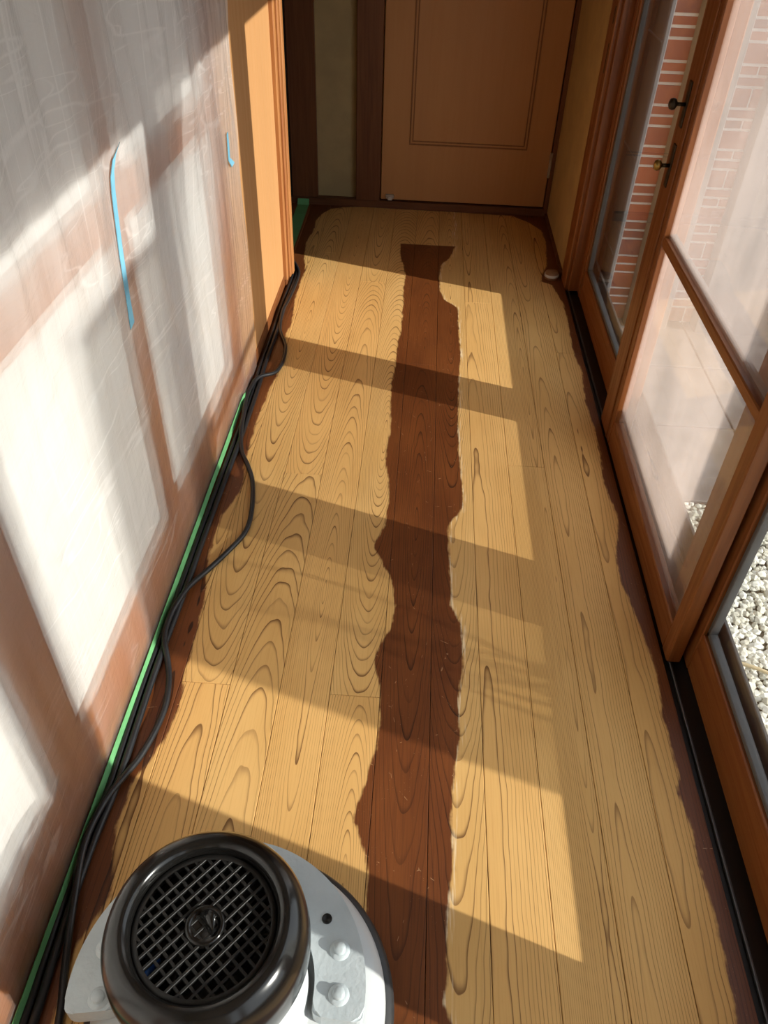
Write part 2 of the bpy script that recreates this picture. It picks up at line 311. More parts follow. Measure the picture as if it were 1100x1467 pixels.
def tube(name, pts, r, mat, parent=None, seg=10, res=6):
    """closed tube along a Catmull-Rom path"""
    P = [Vector(p) for p in pts]; path = []
    for i in range(len(P) - 1):
        p0, p1, p2, p3 = P[max(0, i - 1)], P[i], P[i + 1], P[min(len(P) - 1, i + 2)]
        for k in range(res):
            t = k / res
            path.append(.5 * ((2 * p1) + (p2 - p0) * t + (2 * p0 - 5 * p1 + 4 * p2 - p3) * t * t + (3 * p1 - p0 - 3 * p2 + p3) * t ** 3))
    path.append(P[-1]); org = path[0].copy()
    if parent is not None: org = wloc(parent)
    bm = bmesh.new(); rings = []
    for i, p in enumerate(path):
        d = (path[min(i + 1, len(path) - 1)] - path[max(i - 1, 0)]).normalized()
        a = d.cross(Vector((0, 0, 1)));
        if a.length < 1e-4: a = Vector((1, 0, 0))
        a.normalize(); b = a.cross(d)
        rr = r(i / (len(path) - 1)) if callable(r) else r
        rings.append([bm.verts.new(p - org + (a * math.cos(2 * math.pi * k / seg) + b * math.sin(2 * math.pi * k / seg)) * rr) for k in range(seg)])
    for A, B in zip(rings, rings[1:]):
        for k in range(seg): bm.faces.new((A[k], A[(k + 1) % seg], B[(k + 1) % seg], B[k]))
    bm.faces.new(rings[0]); bm.faces.new(rings[-1][::-1])
    return link(name, bm_mesh(bm, name, True), mat, parent, org if parent is None else (0, 0, 0))

# ================================================================ ROOM
FAR, CEIL, BACK = 4.25, 2.40, -1.6
# ---- floor with its boards
fl = box('floor', -1.7, .76, BACK, FAR, -.12, -.022, 'dark', None, 0)
tag(fl, 'corridor floor of sanded cedar boards with an unsanded dark strip down the middle', 'floor', kind='structure')
XK = [-.6137 + .1167 * k for k in range(11)] + [.655]
JOINTS = {0: [2.9], 1: [1.087, 3.6], 2: [1.892], 3: [.1, 3.3], 4: [1.079], 5: [2.6, -.5], 6: [.2], 7: [3.15, .0], 8: [2.0, -.9], 9: [.3], 10: [2.75]}
GR = {1: (.45, .30, .66), 2: (.50, .28, .72), 3: (.52, .22, .30), 4: (.40, .30, .25), 5: (.35, .32, .70), 6: (.55, .25, .68), 7: (.8, .25, .45), 8: (.15, .12, .56), 9: (.6, .12, .45), 10: (.9, .3, .52), 0: (.2, .3, .5)}
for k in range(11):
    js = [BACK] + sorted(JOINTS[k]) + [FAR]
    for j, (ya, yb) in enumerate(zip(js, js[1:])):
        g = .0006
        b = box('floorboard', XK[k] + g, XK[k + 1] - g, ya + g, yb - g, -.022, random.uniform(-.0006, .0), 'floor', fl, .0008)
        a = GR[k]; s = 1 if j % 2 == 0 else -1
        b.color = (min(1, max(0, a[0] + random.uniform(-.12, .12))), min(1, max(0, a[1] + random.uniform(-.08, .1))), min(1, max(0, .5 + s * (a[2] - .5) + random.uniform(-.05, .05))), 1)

# ---- end wall with door
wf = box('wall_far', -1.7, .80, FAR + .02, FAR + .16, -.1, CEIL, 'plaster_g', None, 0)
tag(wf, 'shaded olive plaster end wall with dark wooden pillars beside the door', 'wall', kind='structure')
box('pillar', -.705, -.568, FAR - .012, FAR + .03, .0, CEIL, 'pillar', wf, .003)
box('pillar', -.364, -.236, FAR - .018, FAR + .03, .0, CEIL, 'pillar', wf, .003)
box('pillar', .638, .668, FAR - .02, FAR + .03, .0, CEIL, 'pillar', wf, .003)
tb = box('baseboard_far', -.90, .662, FAR - .022, FAR + .03, -.01, .036, 'pillar_x', None, .003)
tag(tb, 'dark wooden threshold strip along the foot of the end wall', 'baseboard', kind='structure')
dr = empty('door_1', (.2, FAR, 0)); tag(dr, 'flat brown veneer door with a moulded rectangle in the end wall', 'door', kind='structure')
box('door_leaf', -.231, .633, FAR - .010, FAR + .03, .043, 2.0, 'door', dr, .002)
def frame_strip(nm, x0, x1, z0, z1, wd, dep, mat):
    y0 = FAR - .010 - dep; y1 = FAR - .008
    box(nm, x0, x1, y0, y1, z0, z0 + wd, mat, dr, .001); box(nm, x0, x1, y0, y1, z1 - wd, z1, mat, dr, .001)
    box(nm, x0, x0 + wd, y0, y1, z0 + wd, z1 - wd, mat, dr, .001); box(nm, x1 - wd, x1, y0, y1, z0 + wd, z1 - wd, mat, dr, .001)
frame_strip('moulding', -.093, .508, .322, 1.78, .007, .004, 'groove')
frame_strip('moulding', -.078, .493, .337, 1.765, .006, .003, 'groove')
for zc in (.258, 1.75):
    h = box('hinge', .628, .641, FAR - .026, FAR - .010, zc - .062, zc + .062, 'steel', dr, .003)
st = box('door_catch', -.205, -.160, FAR - .024, FAR - .010, .050, .072, 'steel', dr, .003)
box('catch_roller', -.194, -.168, FAR - .040, FAR - .022, .046, .064, 'alu_l', st, .004)
box('door_lever', -.19, -.07, FAR - .065, FAR - .045, .98, 1.00, 'steel', dr, .004)

# ---- right corner wall and pillar
wr = box('wall_right', .66, .80, 3.465, FAR + .02, -.1, CEIL, 'plaster', None, 0)
tag(wr, 'tan plaster wall between the end wall and the window pillar', 'wall', kind='structure')
br = box('baseboard_right', .648, .662, 3.465, FAR - .02, -.01, .016, 'pillar_x', None, .002)
tag(br, 'thin dark strip at the foot of the tan plaster wall', 'baseboard', kind='structure')
tp = box('trim_1', .652, .78, 3.345, 3.466, -.1, CEIL, 'frame_z', None, .004)
tag(tp, 'red-brown wooden window pillar beside the tan plaster wall', 'pillar', kind='structure')
box('rebate', .668, .72, 3.318, 3.346, .0, CEIL, 'frame_z', tp, .002)
for zc, hh in ((1.04, .028), (.90, .05)):
    box('strike_plate', .6505, .654, 3.375, 3.385, zc - hh, zc + hh, 'bronze', tp, .001)

# ---- window track, sill, lintel
tr = box('trim_2', .655, .775, -1.5, 3.345, -.1, -.012, 'track', None, 0)
tag(tr, 'black sliding track along the window side of the floor', 'track', kind='structure')
box('guide_rail', .669, .674, -1.5, 3.345, -.014, -.002, 'rail', tr, .001)
box('guide_rail', .719, .723, -1.5, 3.345, -.014, -.004, 'rail', tr, .001)
box('outer_sill', .742, .775, -1.5, 3.345, -.02, .075, 'sill_alu', tr, .002)
box('sill_lip', .748, .757, -1.5, 3.345, .070, .163, 'sill_alu', tr, .002)
box('sill_groove', .759, .765, -1.5, 3.345, .07, .10, 'alu', tr, .001)
ln = box('trim_3', .64, .80, BACK, 3.345, 1.655, CEIL, 'frame_y', None, .003)
tag(ln, 'wooden lintel above the sliding windows', 'lintel', kind='structure')
fb = box('wall_outside_base', .70, .775, BACK, 5.0, -.62, -.02, 'stone', None, 0)
tag(fb, 'grey foundation wall under the window sill', 'wall', kind='structure')

def sash(name, xi, xo, y0, y1, sn, sf, rail, glass, label, mid=None, gasket=True, top=1.66):
    """sliding glazed sash: sn / sf are the stile widths at the near / far end"""
    w_ = empty(name, ((xi + xo) / 2, (y0 + y1) / 2, -.004)); tag(w_, label, 'window', kind='structure')
    box('stile', xi, xo, y0, y0 + sn, -.004, top, 'frame_z', w_, .003)
    box('stile', xi, xo, y1 - sf, y1, -.004, top, 'frame_z', w_, .003)
    box('bottom_rail', xi + .001, xo - .001, y0 + sn, y1 - sf, -.004, rail, 'frame_y', w_, .003)
    box('top_rail', xi + .001, xo - .001, y0 + sn, y1 - sf, top - .045, top, 'frame_y', w_, .003)
    xg = (xi + xo) / 2 + .002
    cuts = [rail, top - .045]
    if mid:
        box('middle_rail', xi + .003, xo - .003, y0 + sn, y1 - sf, mid[0], mid[1], 'frame_y', w_, .003)
        cuts = [rail, mid[0], mid[1], top - .045]
        for a_, b_ in ((y0 + sn, y1 - sf),):
            box('middle_bead', xg + .006, xo + .001, a_, b_, mid[1], mid[1] + .012, 'gasket', w_, .001)
    for i in range(0, len(cuts), 2):
        box('pane', xg - .002, xg + .002, y0 + sn - .004, y1 - sf + .004, cuts[i] - .004, cuts[i + 1] + .004, glass, w_, 0)
        if gasket:
            for nm, a_, b_, c_, d_ in (('gasket', y0 + sn, y1 - sf, cuts[i], cuts[i] + .013), ('gasket', y0 + sn, y0 + sn + .013, cuts[i], cuts[i + 1]), ('gasket', y1 - sf - .013, y1 - sf, cuts[i], cuts[i + 1])):
                box(nm, xg - .010, xg + .010, a_, b_, c_, d_, 'gasket', w_, .002)
    return w_
w1 = sash('window_1', .662, .696, 1.243, 2.306, .047, .152, .086, 'glass_d', 'wood-framed sliding sash with dusty pink-hazed glass and a middle rail', (.668, .695), False)
w2 = sash('window_2', .708, .741, .262, 1.445, .148, .220, .128, 'glass', 'wood-framed sliding sash with clear glass overlooking the gravel')
w3 = sash('window_3', .708, .741, 2.20, 3.33, .13, .09, .128, 'glass', 'wood-framed sliding sash with clear glass in front of the brick wall')
w4 = sash('window_4', .662, .696, -.85, .30, .08, .05, .086, 'glass', 'wood-framed sliding sash behind the floor polisher', None, False)
w5 = sash('window_5', .708, .741, -1.5, -.72, .08, .13, .128, 'glass', 'wood-framed sliding sash at the near end of the corridor')
# beads: small raised moulding line on the broad stile of window_1, and on the outer stile of window_2
box('stile_bead', .658, .664, 2.188, 2.196, 0, 1.655, 'frame_z', w1, .002)
box('stile_bead', .704, .709, 1.268, 1.276, .0, 1.655, 'frame_z', w2, .002)
box('stile_bead', .704, .709, 3.262, 3.270, .0, 1.655, 'frame_z', w3, .002)
def lock(zc, kmat):
    lk = box('lock_plate', .6585, .663, 2.243, 2.267, zc - .055, zc + .055, 'bronze', w1, .002)
    bm = bmesh.new(); 
    stem = lathe('lock_stem', [(.0001, 0), (.005, 0), (.005, .022), (.0001, .022)], 'bronze', lk, (-.002, 0, 0), 16); stem.rotation_euler = (0, -math.pi / 2, 0)
    kb = lathe('lock_knob', [(.0001, 0), (.006, .001), (.013, .006), (.0145, .012), (.012, .019), (.005, .022), (.0001, .0225)], kmat, lk, (-.022, 0, 0), 24); kb.rotation_euler = (0, -math.pi / 2, 0)
lock(1.004, 'bronze'); lock(.853, 'brass')

# ---- left wall: sill, sliding doors, plywood panel, trim, dark opening
sl = box('trim_4', -.78, -.600, BACK, FAR - .01, -.1, .002, 'sill_y', None, .002)
tag(sl, 'wooden sliding-door sill along the left edge of the floor', 'sill', kind='structure')
wl = box('wall_left', -.80, -.70, BACK, 3.30, -.1, CEIL, 'plaster', None, 0)
tag(wl, 'wall behind the masked sliding doors', 'wall', kind='structure')
def shoji(name, y0, y1, sn, sf, label, upper):
    d_ = empty(name, (-.62, (y0 + y1) / 2, .002)); tag(d_, label, 'sliding door', kind='structure')
    box('stile', -.632, -.598, y0, y0 + sn, .002, 1.76, 'shoji', d_, .003)
    box('stile', -.632, -.598, y1 - sf, y1, .002, 1.76, 'shoji', d_, .003)
    box('bottom_rail', -.631, -.599, y0 + sn, y1 - sf, .002, .185, 'shoji_y', d_, .003)
    box('middle_rail', -.631, -.599, y0 + sn, y1 - sf, .905, .995, 'shoji_y', d_, .003)
    box('top_rail', -.631, -.599, y0 + sn, y1 - sf, 1.70, 1.76, 'shoji_y', d_, .003)
    box('paper_panel', -.622, -.616, y0 + sn - .003, y1 - sf + .003, .18, .91, 'paper', d_, 0)
    box('paper_panel', -.622, -.616, y0 + sn - .003, y1 - sf + .003, .99, 1.71, 'paper', d_, 0)
shoji('door_2', -.28, .825, .08, .112, 'white sliding door behind the masking film, beside the floor polisher', 1)
shoji('door_3', .8255, 1.53, .002, .085, 'white sliding door behind the masking film, between two brown stiles', 1)
shoji('door_4', 1.531, 2.34, .002, .14, 'white sliding door behind the masking film, next to the plywood panel', 1)
shoji('door_5', -1.5, -.281, .08, .08, 'white sliding door behind the masking film, near end of the corridor', 1)
pn = box('wall_left_panel', -.70, -.588, 2.341, 3.20, .048, CEIL, 'panel', None, .002)
tag(pn, 'sunlit orange plywood wall panel between the masking film and the dark opening', 'wall panel', kind='structure')
bl = box('baseboard_left', -.70, -.584, 2.30, 3.20, .001, .050, 'sill_y', None, .002)
tag(bl, 'brown wooden strip under the orange plywood panel', 'baseboard', kind='structure')
et = empty('trim_5', (-.62, 3.25, .002)); tag(et, 'stepped orange wooden end trim beside the dark opening', 'trim', kind='structure')
box('trim_board', -.70, -.572, 3.200, 3.232, .03, CEIL, 'trim', et, .003)
box('trim_board', -.70, -.562, 3.232, 3.262, .03, CEIL, 'trim', et, .004)
box('trim_board', -.70, -.555, 3.262, 3.30, .03, CEIL, 'trim', et, .005)
box('trim_foot', -.70, -.575, 3.200, 3.30, .002, .03, 'sill_y', et, .002)
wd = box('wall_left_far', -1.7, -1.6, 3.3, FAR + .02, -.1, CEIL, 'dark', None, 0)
tag(wd, 'end of the side opening beyond the plywood panel, coloured black as shade', 'wall', kind='structure')
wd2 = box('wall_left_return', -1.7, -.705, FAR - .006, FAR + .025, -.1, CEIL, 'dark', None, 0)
tag(wd2, 'wall inside the side opening, coloured black as shade', 'wall', kind='structure')
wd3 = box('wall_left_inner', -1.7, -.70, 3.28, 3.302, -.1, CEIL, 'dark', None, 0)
tag(wd3, 'back of the plywood panel inside the side opening, coloured black as shade', 'wall', kind='structure')
ce = box('ceiling', -1.7, .80, BACK, FAR + .16, CEIL, CEIL + .1, 'ceiling', None, 0); tag(ce, 'wooden board ceiling of the corridor', 'ceiling', kind='structure')
wb = box('wall_back', -.80, .80, BACK - .1, BACK, -.1, CEIL, 'plaster', None, 0); tag(wb, 'tan plaster wall at the near end of the corridor', 'wall', kind='structure')

# ================================================================ MASKING FILM AND TAPE
def film_x(y, z):
    """how far the film stands out from the wall"""
    up = min(1, max(0, (z - .02) / .25)); hi = min(1, max(0, (z - .55) / .6))
    v = noise.noise(Vector((y * 2.1, z * 1.3, 1.7))) * .010 * up
    # hanging folds, leaning a little, stronger towards the top
    t = y * 30 + z * 5 + 2.2 * noise.noise(Vector((y * 3, z * 1.6, 5)))
    v += (.0012 + .0050 * hi) * up * math.sin(t) * (.5 + noise.noise(Vector((y * 5, z * .8, 9))))
    t2 = y * 75 + z * 16 + 3 * noise.noise(Vector((y * 7, z * 2, 15)))
    v += (.0006 + .0014 * hi) * up * math.sin(t2)
    # tension lines running up from the tape
    t3 = (y * .55 - z) * 60 + 3 * noise.noise(Vector((y * 2, z * 2, 25)))
    v += .0011 * up * math.sin(t3) * max(0, noise.noise(Vector((y * 2.4, z * 2.4, 31))) + .3)
    # pleats gathered at the free edge
    e = min(1, max(0, (y - 2.22) / .12))
    v += e * up * .0035 * math.sin(y * 210 + z * 3)
    # pressed against the stiles low down
    for ys, hw in ((1.485, .07), (.77, .09)):
        k = math.exp(-((y - ys) / hw) ** 2) * (1 - hi)
        v -= k * .010 * up
    bag = .018 * up * (0.35 + .65 * hi)
    # loose billows above the taped part
    hb_ = min(1, max(0, (z - .78) / .25)) * max(0, min(1, (2.25 - y) / .2))
    v += hb_ * (.014 + .022 * noise.noise(Vector((y * 3.3 + z * 1.1, z * 1.5, 44))) + .008 * noise.noise(Vector((y * 9, z * 3, 51))))
    # the blue tape holds the film against the stile
    kt = math.exp(-((y - 1.44) / .07) ** 2) * min(1, max(0, (1.16 - z) / .12)) * min(1, max(0, (z - .55) / .15))
    x = -.580 + (bag * .6 + v) * (1 - .85 * kt)
    x -= .009 * (1 - min(1, max(0, (z - .03) / .08))) * min(1, max(0, (2.28 - y) / .06))
    return max(x, -.5935 if y < 2.33 else -.583)
ny, nz = 420, 150
ya, yb, za, zb = -1.45, 2.505, .008, 1.80
vs, fs = [], []
for i in range(ny + 1):
    for j in range(nz + 1):
        y = ya + (yb - ya) * i / ny; z = za + (zb - za) * j / nz
        yy = y + (0.012 * math.sin(z * 6) + .006 * math.sin(z * 17)) * max(0, (y - 2.2) / .3)
        vs.append((film_x(y, z), yy, z))
for i in range(ny):
    for j in range(nz):
        a = i * (nz + 1) + j; fs.append((a, a + nz + 1, a + nz + 2, a + 1))
me = bpy.data.meshes.new('masking_film'); me.from_pydata(vs, [], fs); me.update()
for p in me.polygons: p.use_smooth = True
fm = link('masking_film', me, 'film'); tag(fm, 'translucent plastic masking film hung over the sliding doors on the left', 'plastic sheet')

def strip(name, pts, wv, mat, thick=.0016):
    """tape strip along 3-D points; wv = half width vector per point"""
    bm = bmesh.new(); rows = []
    org = Vector(pts[0])
    for p, h in zip(pts, wv):
        p = Vector(p) - org; h = Vector(h); nx = Vector((thick, 0, thick * .5))
        rows.append([bm.verts.new(p - h), bm.verts.new(p + h), bm.verts.new(p + h + nx), bm.verts.new(p - h + nx)])
    for A, B in zip(rows, rows[1:]):
        for k in range(4): bm.faces.new((A[k], A[(k + 1) % 4], B[(k + 1) % 4], B[k]))
    bm.faces.new(rows[0][::-1]); bm.faces.new(rows[-1])
    return link(name, bm_mesh(bm, name), mat, None, org)
N = 60
pts = [(-.5835 + .0010 * noise.noise(Vector((i * .3, 0, 0))), -.9 + (2.235 + .9) * i / N, .017) for i in range(N + 1)]
pts += [(-.576, 2.262, .026), (-.577, 2.29, .017), (-.574, 2.33, .014), (-.571, 2.40, .012)]
gt = strip('masking_tape', pts, [(-.003, 0, .0075)] * (N + 1) + [(-.003, 0, .014), (-.003, 0, .010), (-.003, 0, .008), (-.003, 0, .005)], 'green')
tag(gt, 'long thin green masking tape along the bottom edge of the plastic film', 'tape')
b1 = []
for z, y in ((1.062, 1.491), (1.045, 1.469), (1.02, 1.453), (.992, 1.444), (.95, 1.435), (.888, 1.422), (.834, 1.416), (.785, 1.413), (.738, 1.408)):
    b1.append((film_x(y, z) + .003, y, z))
bt = strip('masking_tape', b1, [(0, .005, .002)] + [(0, .010, .002)] * 7 + [(0, .013, .002)], 'blue')
tag(bt, 'long blue masking tape stuck vertically on the plastic film over the brown stile', 'tape')
b2 = [(film_x(y, z) + .005, y, z) for z, y in ((.858, 2.337), (.821, 2.338), (.786, 2.34), (.763, 2.366))]
bt2 = strip('masking_tape', b2, [(0, .008, .001), (0, .010, .001), (0, .010, .001), (0, .018, .001)], 'blue')
tag(bt2, 'short blue masking tape at the free edge of the film by the plywood panel', 'tape')
g2 = strip('masking_tape', [(-.640, 3.62, .004), (-.642, 3.9, .004), (-.645, 4.2, .004), (-.645, 4.222, .030)], [(.030, 0, 0)] * 4, 'green', .0012)
tag(g2, 'wide green masking tape on the sill of the dark opening', 'tape')

# ================================================================ CORDS
wp = [(x, y, .0075 + .0145 * min(1, max(0, (-.537 - x) / .014))) for x, y in WAVY] ; wp = [(-.66, 3.42, .024)] + [(-.60, 3.435, .024)] + wp[1:] + [(-.50, .25, .0075), (-.46, -.2, .0075)]
cw = tube('power_cord', wp, .0072, 'cord'); tag(cw, 'black power cord winding loosely over the sanded boards', 'cord', 'black cords by the left wall')
sp_ = [(x + .0145, y, .0085) for x, y in STRAIGHT] + [(-.556, .0, .0085), (-.552, -.9, .0085)]
c1 = tube('power_cord', [(-.63, 3.40, .012)] + sp_, .0080, 'cord'); tag(c1, 'straight black power cord between the winding cord and the cord on the tape', 'cord', 'black cords by the left wall')
sp2 = [(x - .0015 + .001 * math.sin(i * 2.1), y - .02, .0075 if i else .009) for i, (x, y) in enumerate(STRAIGHT)] + [(-.574, .0, .0075), (-.570, -.9, .0075)]
c2 = tube('power_cord', [(-.63, 3.37, .012)] + sp2, .0070, 'cord'); tag(c2, 'straight black power cord lying hard against the green tape', 'cord', 'black cords by the left wall')

# ================================================================ DOOR STOP
ds = empty('door_stop', (.603, 3.44, 0)); tag(ds, 'small round wooden floor door stop with a pale band by the window pillar', 'door stop')
stopmat = wood('stop_wood', (.30, .16, .08), (.20, .10, .05), 'x', .4)
lathe('stop_body', [(.0001, 0), (.028, 0), (.030, .006), (.030, .028), (.027, .034), (.0001, .036)], stopmat, ds, (0, 0, 0), 32)
lathe('rubber_band', [(.0295, .010), (.0325, .012), (.0325, .022), (.0295, .024)], plain('pale_rubber', (.50, .46, .40), .6), ds, (0, 0, 0), 32)

# ================================================================ FLOOR POLISHER
M['paint'] = (lambda n: (n.pbr(n.mixc(n.ramp(n.noise(n.n('ShaderNodeTexCoord').outputs['Object'], 14, 3), .3, .7), c4((.44, .49, .51)), c4((.50, .55, .57))), .34, 0,
              n.bump(n.noise(n.n('ShaderNodeTexCoord').outputs['Object'], 95, 2, .5), .6, .002)), n.m)[1])(NT('hammered_grey_paint'))
M['white_paint'] = plain('pale_housing', (.50, .52, .525), .35, 0, 60, .05, .03)
M['black_gloss'] = plain('glossy_black_plastic', (.007, .0065, .006), .17, 0, 30, .05, .2, .45)
M['black_matt'] = plain('black_grille_plastic', (.010, .0095, .009), .42, 0, 0, 0, .1, .35)
M['rubber'] = plain('black_bumper', (.018, .018, .019), .5, 0, 200, .3)
CX, CY = -.246, .432
pm = empty('floor_polisher', (CX, CY, 0)); tag(pm, 'floor polishing machine with glossy black motor cover and grey cast housing', 'floor polisher')
lathe('brush_pad', [(.0001, .004), (.215, .004), (.232, .012), (.232, .035), (.0001, .035)], plain('dark_pad', (.03, .03, .03), .9, 0, 150, .8), pm, (.031, -.012, 0), 64)
lathe('bumper', [(.205, .022), (.243, .022), (.249, .030), (.249, .056), (.243, .066), (.232, .070), (.205, .070)], 'rubber', pm, (.031, -.012, 0), 96)
lathe('housing', [(.216, .056), (.235, .062), (.234, .076), (.228, .090), (.215, .101), (.195, .109), (.120, .112), (.112, .118), (.110, .20), (.0001, .20)], 'white_paint', pm, (.031, -.012, 0), 96)
lathe('motor_body', [(.150, .105), (.140, .116), (.136, .135), (.135, .255), (.0001, .255)], 'white_paint', pm, (0, 0, 0), 72)
# horseshoe casting with rounded ends
def horseshoe(r0, r1, z0, z1, a0, a1, seg=72):
    bm = bmesh.new(); rc = (r1 - r0) / 2; rm = (r0 + r1) / 2; outl = []
    for i in range(seg + 1): a = a0 + (a1 - a0) * i / seg; outl.append((r1 * math.cos(a), r1 * math.sin(a)))
    for k in range(1, 10):
        t = math.pi * k / 10; c = (rm * math.cos(a1), rm * math.sin(a1)); d = (math.cos(a1), math.sin(a1)); e = (-math.sin(a1), math.cos(a1))
        sx = math.copysign(abs(math.cos(t)) ** .45, math.cos(t)); sy = abs(math.sin(t)) ** .45
        outl.append((c[0] + d[0] * rc * sx + e[0] * rc * .55 * sy, c[1] + d[1] * rc * sx + e[1] * rc * .55 * sy))
    for i in range(seg + 1): a = a1 + (a0 - a1) * i / seg; outl.append((r0 * math.cos(a), r0 * math.sin(a)))
    for k in range(1, 10):
        t = math.pi * k / 10; c = (rm * math.cos(a0), rm * math.sin(a0)); d = (-math.cos(a0), -math.sin(a0)); e = (math.sin(a0), -math.cos(a0))
        sx = math.copysign(abs(math.cos(t)) ** .45, math.cos(t)); sy = abs(math.sin(t)) ** .45
        outl.append((c[0] + d[0] * rc * sx + e[0] * rc * .55 * sy, c[1] + d[1] * rc * sx + e[1] * rc * .55 * sy))
    n_ = len(outl); lo = [bm.verts.new((x, y, z0)) for x, y in outl]; up = [bm.verts.new((x, y, z1)) for x, y in outl]
    for i in range(n_): bm.faces.new((lo[i], lo[(i + 1) % n_], up[(i + 1) % n_], up[i]))
    ft = bm.faces.new(up); bm.faces.new(lo[::-1])
    bmesh.ops.bevel(bm, geom=list(ft.edges), offset=.004, segments=3, affect='EDGES')
    return bm_mesh(bm, 'flange')
fl_ = link('flange', horseshoe(.150, .230, .108, .148, math.radians(-4), math.radians(189)), 'paint', pm, (.002, -.012, 0))
for bx_, by_ in ((.184, .052), (.189, -.012), (-.176, -.042), (-.188, .028)):
    bo = lathe('bolt', [(.0001, .012), (.008, .012), (.0095, .010), (.0098, 0)], 'paint', fl_, (bx_, by_ + .010, .148), 20)
    lathe('washer', [(.0095, .004), (.0145, .0035), (.0165, 0)], 'paint', bo, (0, 0, 0), 24)
lathe('screw_hole', [(.0001, .0005), (.005, .0006), (.0065, .002), (.0082, .0018), (.0085, 0)], 'black_matt', fl_, (.158, .108, .148), 20)
# motor cover: rounded shell with an open recessed top
HZ = .020
prof = [(.128, .205), (.143, .212), (.1475, .232), (.1480, .262), (.1455, .290), (.138, .312), (.127, .326), (.117, .331), (.109, .329), (.1045, .322), (.1025, .314), (.1015, .300), (.096, .298), (.096, .205)]
lathe('motor_cover', prof, 'black_gloss', pm, (0, .004, HZ), 96)
gr = lathe('grille', [(.0935, .310), (.1005, .312), (.1025, .306), (.1025, .300), (.0935, .300)], 'black_matt', pm, (0, .004, HZ), 72)
pit, R0 = .0152, .0965
bars = {}
for ang in (math.radians(50), math.radians(-40)):
    for i in range(-6, 7):
        off = i * pit
        if abs(off) > R0 - .006: continue
        L = 2 * math.sqrt(R0 * R0 - off * off)
        bmb = bmesh.new(); bmesh.ops.create_cube(bmb, size=1)
        for v in bmb.verts: v.co = Vector((v.co.x * L, v.co.y * .0042, v.co.z * .009))
        bmesh.ops.bevel(bmb, geom=[e for e in bmb.edges if abs((e.verts[0].co - e.verts[1].co).normalized().x) > .9], offset=.0005, segments=1, affect='EDGES')
        ob = link('grille_bar', bm_mesh(bmb, 'grille_bar'), 'black_matt', gr, (-math.sin(ang) * off, math.cos(ang) * off, .3045 + (.0004 if ang > 0 else 0)))
        ob.rotation_euler = (0, 0, ang)
lathe('fan_housing', [(.0001, .262), (.030, .262), (.034, .250), (.095, .245), (.0955, .290)], M['dark'], pm, (0, .004, HZ), 48)
for k in range(9):
    a = 2 * math.pi * k / 9
    bmb = bmesh.new(); bmesh.ops.create_cube(bmb, size=1)
    for v in bmb.verts: v.co = Vector((v.co.x * .055, v.co.y * .003, v.co.z * .026))
    ob = link('fan_blade', bm_mesh(bmb, 'fan_blade'), 'black_matt', pm, (.062 * math.cos(a), .062 * math.sin(a) + .004, .262 + HZ)); ob.rotation_euler = (0, 0, a + .3)
tube('wire', [(CX - .075, CY - .075, .285 + HZ), (CX - .068, CY - .055, .292 + HZ), (CX - .062, CY - .035, .280 + HZ)], .0065, plain('blue_wire', (.03, .16, .60), .35), pm, 10)
hb = lathe('hub', [(.0001, .3085), (.018, .3085), (.0215, .311), (.0245, .3125), (.0275, .311), (.0295, .306), (.031, .296)], 'black_gloss', pm, (0, .004, HZ), 48)
bm = bmesh.new(); nn = 14; top, bot = [], []
for i in range(nn + 1):
    t = i / nn; wd_ = .0105 * math.sin(math.pi * t) ** .8; x = -.019 + .038 * t
    yc = .006 * math.sin(math.pi * t)
    top.append((bm.verts.new((x, yc + wd_, .3085 + .019 * math.sin(math.pi * t) ** .6)), bm.verts.new((x, yc - wd_ * .6, .3085 + .004 * math.sin(math.pi * t)))))
    bot.append((bm.verts.new((x, yc + wd_, .3075)), bm.verts.new((x, yc - wd_ * .6, .3075))))
for i in range(nn):
    bm.faces.new((top[i][0], top[i + 1][0], top[i + 1][1], top[i][1])); bm.faces.new((bot[i][0], bot[i][1], bot[i + 1][1], bot[i + 1][0]))
    bm.faces.new((top[i][0], bot[i][0], bot[i + 1][0], top[i + 1][0])); bm.faces.new((top[i][1], top[i + 1][1], bot[i + 1][1], bot[i][1]))
kb = link('hub_fin', bm_mesh(bm, 'hub_fin', True), 'black_gloss', hb); kb.rotation_euler = (0, 0, math.radians(-48))
# handle at the back of the machine
box('handle_bracket', CX - .05, CX + .05, CY - .245, CY - .17, .11, .17, 'paint', pm, .006)
tube('handle_pole', [(CX, CY - .21, .15), (CX - .01, CY - .34, .40), (CX - .02, CY - .62, .95)], .016, 'steel', pm, 14)
tube('handle_grip', [(CX - .17, CY - .62, .95), (CX - .02, CY - .63, .965), (CX + .13, CY - .62, .95)], .017, 'rubber', pm, 14)

# ================================================================ OUTSIDE
GZ = -.50
gd = box('ground', .70, 9.0, -6, 9.0, GZ - .2, GZ - .03, 'soil', None, 0); tag(gd, 'ground outside the windows', 'ground', kind='structure')
# stone paving
pv = box('paving', .78, 3.6, 2.50, 4.14, GZ - .03, GZ - .008, 'joint', None, 0); tag(pv, 'grey stone paving outside, between the gravel and the brick wall', 'paving', kind='structure')
for i in range(4):
    for j in range(3):
        xa = .78 + .70 * i; yy0 = 2.50 + .545 * j
        box('slab', xa + .004, xa + .696, yy0 + .004, yy0 + .541, GZ - .012, GZ + random.uniform(-.001, .002), 'stone', pv, .004)
